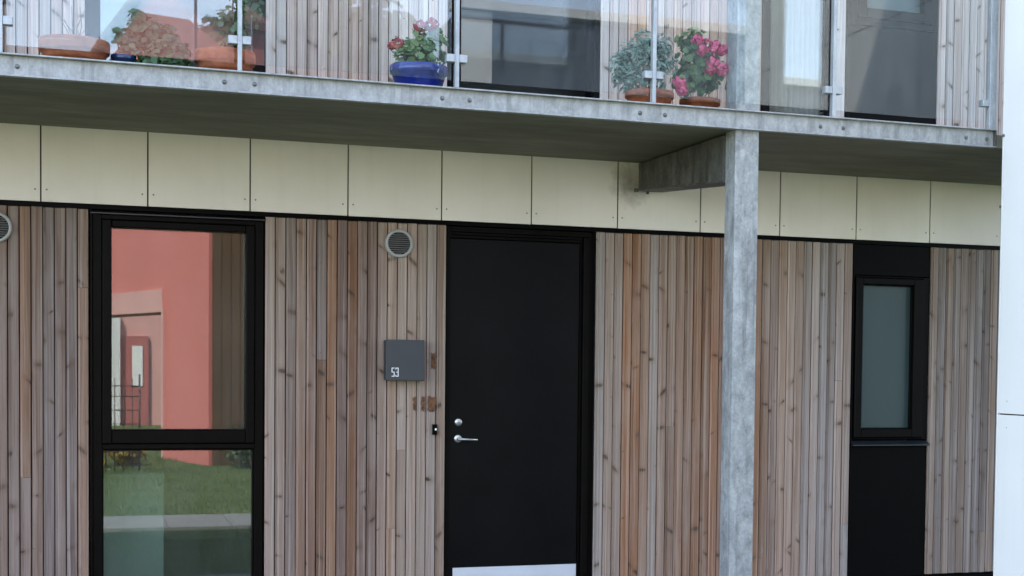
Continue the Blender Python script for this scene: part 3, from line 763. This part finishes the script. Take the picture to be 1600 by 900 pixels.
# 2 dark leafy plant in a navy pot
p = thing("potted_plant", "low dark green leafy plant in a navy glazed pot between two terracotta bowls", "potted plant", (0.50, -1.36, FZ), G)
pot(p, 0.43, -1.40, 0.062, 0.10, M['navy'])
foliage("foliage", [(0.48, -1.40, FZ + .12, .07), (0.58, -1.42, FZ + .07, .09), (0.68, -1.42, FZ + .06, .09), (0.44, -1.33, FZ + .20, .07), (0.50, -1.33, FZ + .26, .06), (0.62, -1.38, FZ + .15, .09), (0.56, -1.36, FZ + .24, .08), (0.63, -1.36, FZ + .22, .07), (0.70, -1.37, FZ + .14, .07), (0.50, -1.34, FZ + .32, .05)], M['dleaf'], p, 3, 1500, 0.016)
stems([((0.46, -1.40, FZ + .08), (0.62, -1.41, FZ + .08)), ((0.46, -1.40, FZ + .08), (0.5, -1.34, FZ + .24))], M['stem'], p)
# 3 terracotta pot with tall vine
p = thing("potted_plant", "terracotta pot with a tall straggling vine climbing behind the railing post", "potted plant", (0.935, -1.38, FZ), G)
pot(p, 0.935, -1.38, 0.155, 0.16, M['terra'], 'bowl')
rng = random.Random(4)
foliage("foliage", [(1.00 + rng.uniform(-.07, .10), -1.36 + rng.uniform(-.05, .05), FZ + .20 + k * .055, .055 + .02 * (k % 3)) for k in range(9)], M['dleaf'], p, 5, 420, 0.016)
stems([((0.95 + .015 * k, -1.38, FZ + .13), (0.98 + .03 * k, -1.36, FZ + .72)) for k in range(4)], M['twig'], p, 0.004)
for k, (x, z) in enumerate([(1.075, .44), (1.10, .52), (0.90, .50)]): blossom((x, -1.37, FZ + z), 0.022, M['redfl'], p, 50 + k, 22)
# 4 red geranium in a cobalt pot
p = thing("potted_plant", "red geranium in a glossy cobalt blue pot", "potted plant", (1.955, -1.40, FZ), G)
pot(p, 1.955, -1.40, 0.158, 0.165, M['cobalt'])
foliage("foliage", [(1.93, -1.40, FZ + .21, .10), (2.02, -1.40, FZ + .25, .10), (1.98, -1.40, FZ + .31, .075), (2.05, -1.39, FZ + .33, .07), (1.87, -1.41, FZ + .20, .07), (1.90, -1.42, FZ + .265, .05)], M['leaf'], p, 7, 330, 0.022)
hd = [(1.838, FZ + .275, .036), (1.955, FZ + .375, .040), (2.022, FZ + .392, .038), (1.80, FZ + .26, .018)]
stems([((1.955, -1.40, FZ + .13), (x, -1.41, z - .02)) for x, z, r in hd] + [((1.955, -1.40, FZ + .12), (1.955 + dx, -1.40, FZ + .26)) for dx in (-.09, -.03, .04, .1)], M['stem'], p, 0.004)
for k, (x, z, r) in enumerate(hd): blossom((x, -1.42, z), r, M['redfl'], p, 60 + k, 70)
# 5 grey-green bush
p = thing("potted_plant", "grey green bushy plant in a terracotta pot behind the middle railing post", "potted plant", (3.30, -1.40, FZ), G)
pot(p, 3.30, -1.40, 0.143, 0.125, M['terra'])
foliage("foliage", [(3.14, -1.38, FZ + .27, .09), (3.20, -1.40, FZ + .33, .10), (3.27, -1.40, FZ + .40, .09), (3.33, -1.40, FZ + .34, .10), (3.19, -1.40, FZ + .20, .09), (3.38, -1.38, FZ + .40, .075), (3.30, -1.40, FZ + .22, .11), (3.42, -1.39, FZ + .30, .07), (3.12, -1.38, FZ + .20, .05)], M['gleaf'], p, 9, 1500, 0.016, 'long')
stems([((3.30, -1.40, FZ + .10), (3.16 + .05 * k, -1.40, FZ + .33)) for k in range(6)], M['stem'], p, 0.004)
# 6 pink hydrangea
p = thing("potted_plant", "pink flowering plant in a terracotta pot beside the galvanised column", "potted plant", (3.66, -1.30, FZ), G)
pot(p, 3.655, -1.30, 0.122, 0.125, M['terra'])
foliage("foliage", [(3.60, -1.36, FZ + .25, .12), (3.55, -1.38, FZ + .36, .09), (3.66, -1.34, FZ + .33, .11), (3.52, -1.38, FZ + .44, .06), (3.59, -1.38, FZ + .46, .07), (3.72, -1.33, FZ + .26, .10), (3.52, -1.38, FZ + .22, .08)], M['leaf'], p, 12, 420, 0.024)
hd = [(3.575, .435, .034), (3.635, .415, .040), (3.600, .385, .034), (3.69, .405, .040), (3.735, .395, .035), (3.675, .310, .046), (3.735, .285, .044), (3.47, .185, .040), (3.485, .145, .034), (3.66, .275, .03)]
stems([((3.64, -1.32, FZ + .10), (x, -1.40, FZ + z - .03)) for x, z, r in hd], M['stem'], p, 0.004)
for k, (x, z, r) in enumerate(hd): blossom((x, -1.44, FZ + z), r, M['pinkfl'], p, 80 + k, 75, 0.012)

# ------------------------------------------------------------------ what stands across the lawn (seen in the glass)
# red gabled house: end wall running from a near corner back to the left
P0, P1 = Vector((2.02, -14.4, 0)), Vector((0.30, -20.0, 0))
ux = (P1 - P0).normalized(); L = 9.0; un_ = Vector((-ux.y, ux.x, 0)); un_ = un_ if un_.y > 0 else -un_   # towards us
def wallpoly(bm, pts, d0, d1):
    A = [bm.verts.new(P0 + ux * s + un_ * d0 + Vector((0, 0, z))) for s, z in pts]
    Bv = [bm.verts.new(P0 + ux * s + un_ * d1 + Vector((0, 0, z))) for s, z in pts]
    fs = [bm.faces.new(A), bm.faces.new(Bv[::-1])]
    for i in range(len(pts)): fs.append(bm.faces.new((A[i], Bv[i], Bv[(i + 1) % len(pts)], A[(i + 1) % len(pts)])))
    bmesh.ops.recalc_face_normals(bm, faces=fs)
red = thing("red_house", "red rendered gabled house mirrored in the tall window beyond the lawn", "house", tuple(P0))
gz = -0.1
bm = bmesh.new()
wallpoly(bm, [(0, gz), (1.95, gz), (1.95, 2.42), (L, 2.42), (L, 5.3), (4.8, 6.6), (2.45, 7.2), (0, 6.05)], -0.5, 0)
obj("wall", bm, M['redwall'], red)
bm = bmesh.new(); wallpoly(bm, [(1.95, 2.425), (L, 2.425), (L, 2.80), (1.95, 2.80)], 0.001, 0.03)
obj("lintel", bm, M['lintel'], red)
bm = bmesh.new(); wallpoly(bm, [(1.85, gz), (1.94, gz), (1.94, 2.50), (1.85, 2.50)], 0.001, 0.05)
obj("door_post", bm, M['lintel'], red)
bm = bmesh.new(); wallpoly(bm, [(-.1, 6.03), (2.45, 7.23), (4.85, 6.63), (L + .1, 5.32), (L + .1, 5.42), (4.85, 6.73), (2.45, 7.34), (-.1, 6.13)], -0.6, 0.12)
obj("roof", bm, M['roof'], red)
# white house with red door seen through the opening
wh = thing("white_house", "white rendered house with a dull red glazed door mirrored far back in the tall window", "house", (1.2, -30, 0.3))
obj("wall", B(-6, 1.05, -30.2, -30.0, -0.1, 2.75), M['whitew'], wh)
obj("wall", B(1.05, 4.0, -30.35, -30.21, -0.1, 5.0), M['lintel'], wh)
dd = obj("door", B(1.18, 1.72, -30.2, -30.1, -0.1, 2.25), M['reddoor'], wh)
obj("pane", B(1.33, 1.58, -30.10, -30.08, 1.0, 2.0), M['stand_in_curtain'], dd)
# outbuilding added for the red house's shaded end wall; its brown paints that shade
ob = thing("stand_in_outbuilding", "dark brown timber outbuilding mirrored at the right of the tall window", "outbuilding", (3.2, -15.9, 0.3))
bm = bmesh.new()
for k in range(16): box(bm, 2.07 + k * .14, 2.07 + k * .14 + .134, -14.34, -14.31 + .004 * (k % 2), -0.1, 4.9, 0.004)
box(bm, 2.07, 4.30, -17.6, -14.35, -0.1, 4.9)
obj("wall", bm, M['brown'], ob)
obj("roof", B(2.02, 4.42, -17.8, -14.2, 4.905, 5.05, bev=0.01), M['greyc'], ob)
# panel clad house: white bay and slate bay under a pale coping
ph = thing("panel_house", "slate grey and white panel clad house mirrored in the balcony glass", "house", (8, -16, 0.3))
obj("wall", B(5.13, 15.47, -15.7, -14.52, -0.1, 6.55), M['greyc'], ph)
bm = bmesh.new()
for k in range(1): box(bm, 5.10, 5.62, -14.5, -14.48, 0.3, 6.58, 0.002)
obj("white_panel", bm, M['whitew'], ph)
bm = bmesh.new()
x = 5.63
while x < 15.4:
    box(bm, x, x + 1.19, -14.5, -14.485, 0.3, 3.39, 0.002); box(bm, x, x + 1.19, -14.5, -14.485, 3.40, 6.50, 0.002); x += 1.2
obj("slate_panel", bm, M['greyc'], ph)
obj("coping", B(5.05, 15.55, -14.75, -14.40, 6.585, 6.72, bev=0.006), M['whitew'], ph)
# wire fence
fe = thing("wire_fence", "thin black wire mesh fence mirrored low in the tall window", "fence", (0.4, -13.4, 0.25))
bm = bmesh.new(); y = -13.4; gx0, gx1 = -2.6, 0.98
for k in range(int((gx1 - gx0) / .12) + 1):
    x = gx0 + k * .12; tube(bm, (x, y, 0.0), (x, y, 1.36 if k % 2 else 1.30), 0.008, None, 5)
for z in (0.1, 0.3, 0.5, 0.7, 0.9, 1.1, 1.25): tube(bm, (gx0, y + .018, z), (gx1, y + .018, z), 0.007, None, 5)
obj("wire_mesh", bm, M['wire'], fe)
for x in (gx0, -0.8, gx1):
    bm = bmesh.new(); tube(bm, (x, y - .04, -0.05), (x, y - .04, 1.42), 0.014, None, 10); obj("fence_post", bm, M['wire'], fe)
def shrub(x, y, z, r, mat, label, seed):
    s = thing("shrub", label, "shrub", (x, y, z))
    bm = bmesh.new()
    for k in range(6): tube(bm, (x, y, z - .05), (x + r * .7 * math.cos(k * 1.1), y + r * .7 * math.sin(k * 1.1), z + r * .9), 0.012, 0.005, 6)
    obj("stem", bm, M['twig'], s)
    rng = random.Random(seed)
    foliage("foliage", [(x + rng.uniform(-.5, .5) * r, y + rng.uniform(-.5, .5) * r, z + r * rng.uniform(.4, 1.0), r * rng.uniform(.35, .6)) for _ in range(8)], mat, s, seed, 900, 0.035)
shrub(0.2, -14.3, 0.0, 0.45, M['yleaf'], "yellow leaved shrub behind the wire fence mirrored in the tall window", 21)
shrub(0.75, -14.6, 0.0, 0.35, M['yleaf'], "smaller yellow shrub by the red doorway mirrored in the tall window", 22)
shrub(2.60, -13.7, 0.0, 0.55, M['tleaf'], "green shrub against the dark outbuilding mirrored in the tall window", 23)
def tree(x, y, z, h, cr, label, seed, count=4200, size=0.07):
    tr = thing("tree", label, "tree", (x, y, z)); rng = random.Random(seed)
    bm = bmesh.new()
    pts = [Vector((x + rng.uniform(-.12, .12) * k, y + rng.uniform(-.12, .12) * k, z - .1 + h * .8 * k / 5)) for k in range(6)]
    for k in range(5): tube(bm, pts[k], pts[k + 1], 0.17 * (1 - k / 6), 0.17 * (1 - (k + 1) / 6), 10)
    tips = []
    for k in range(11):
        b0_ = pts[2 + k % 4]; a = rng.uniform(0, 6.28); e = b0_ + Vector((math.cos(a) * cr * rng.uniform(.5, .9), math.sin(a) * cr * rng.uniform(.5, .9), rng.uniform(.3, 1.0) * cr * .8))
        tube(bm, b0_, e, 0.05, 0.012, 6); tips.append(e)
    obj("trunk", bm, M['bark'], tr)
    cl = [(e.x, e.y, e.z, cr * rng.uniform(.28, .45)) for e in tips] + [(pts[5].x, pts[5].y, pts[5].z + .2, cr * .5)]
    foliage("crown", cl, M['tleaf'], tr, seed, count, size)
tree(1.25, -33.0, 0.0, 11.2, 1.7, "leafy green tree beside the red gable mirrored in the upper left window", 41)
tree(-7.5, -21.0, 0.0, 8.0, 2.4, "broad green tree at the far left across the lawn", 42)
tree(4.7, -19.5, 0.0, 8.2, 2.3, "dense green tree added to block bright sky mirrored in the balcony glass", 43, 12000, 0.10)  # added tree, its crown darkens the sky reflected over the geranium
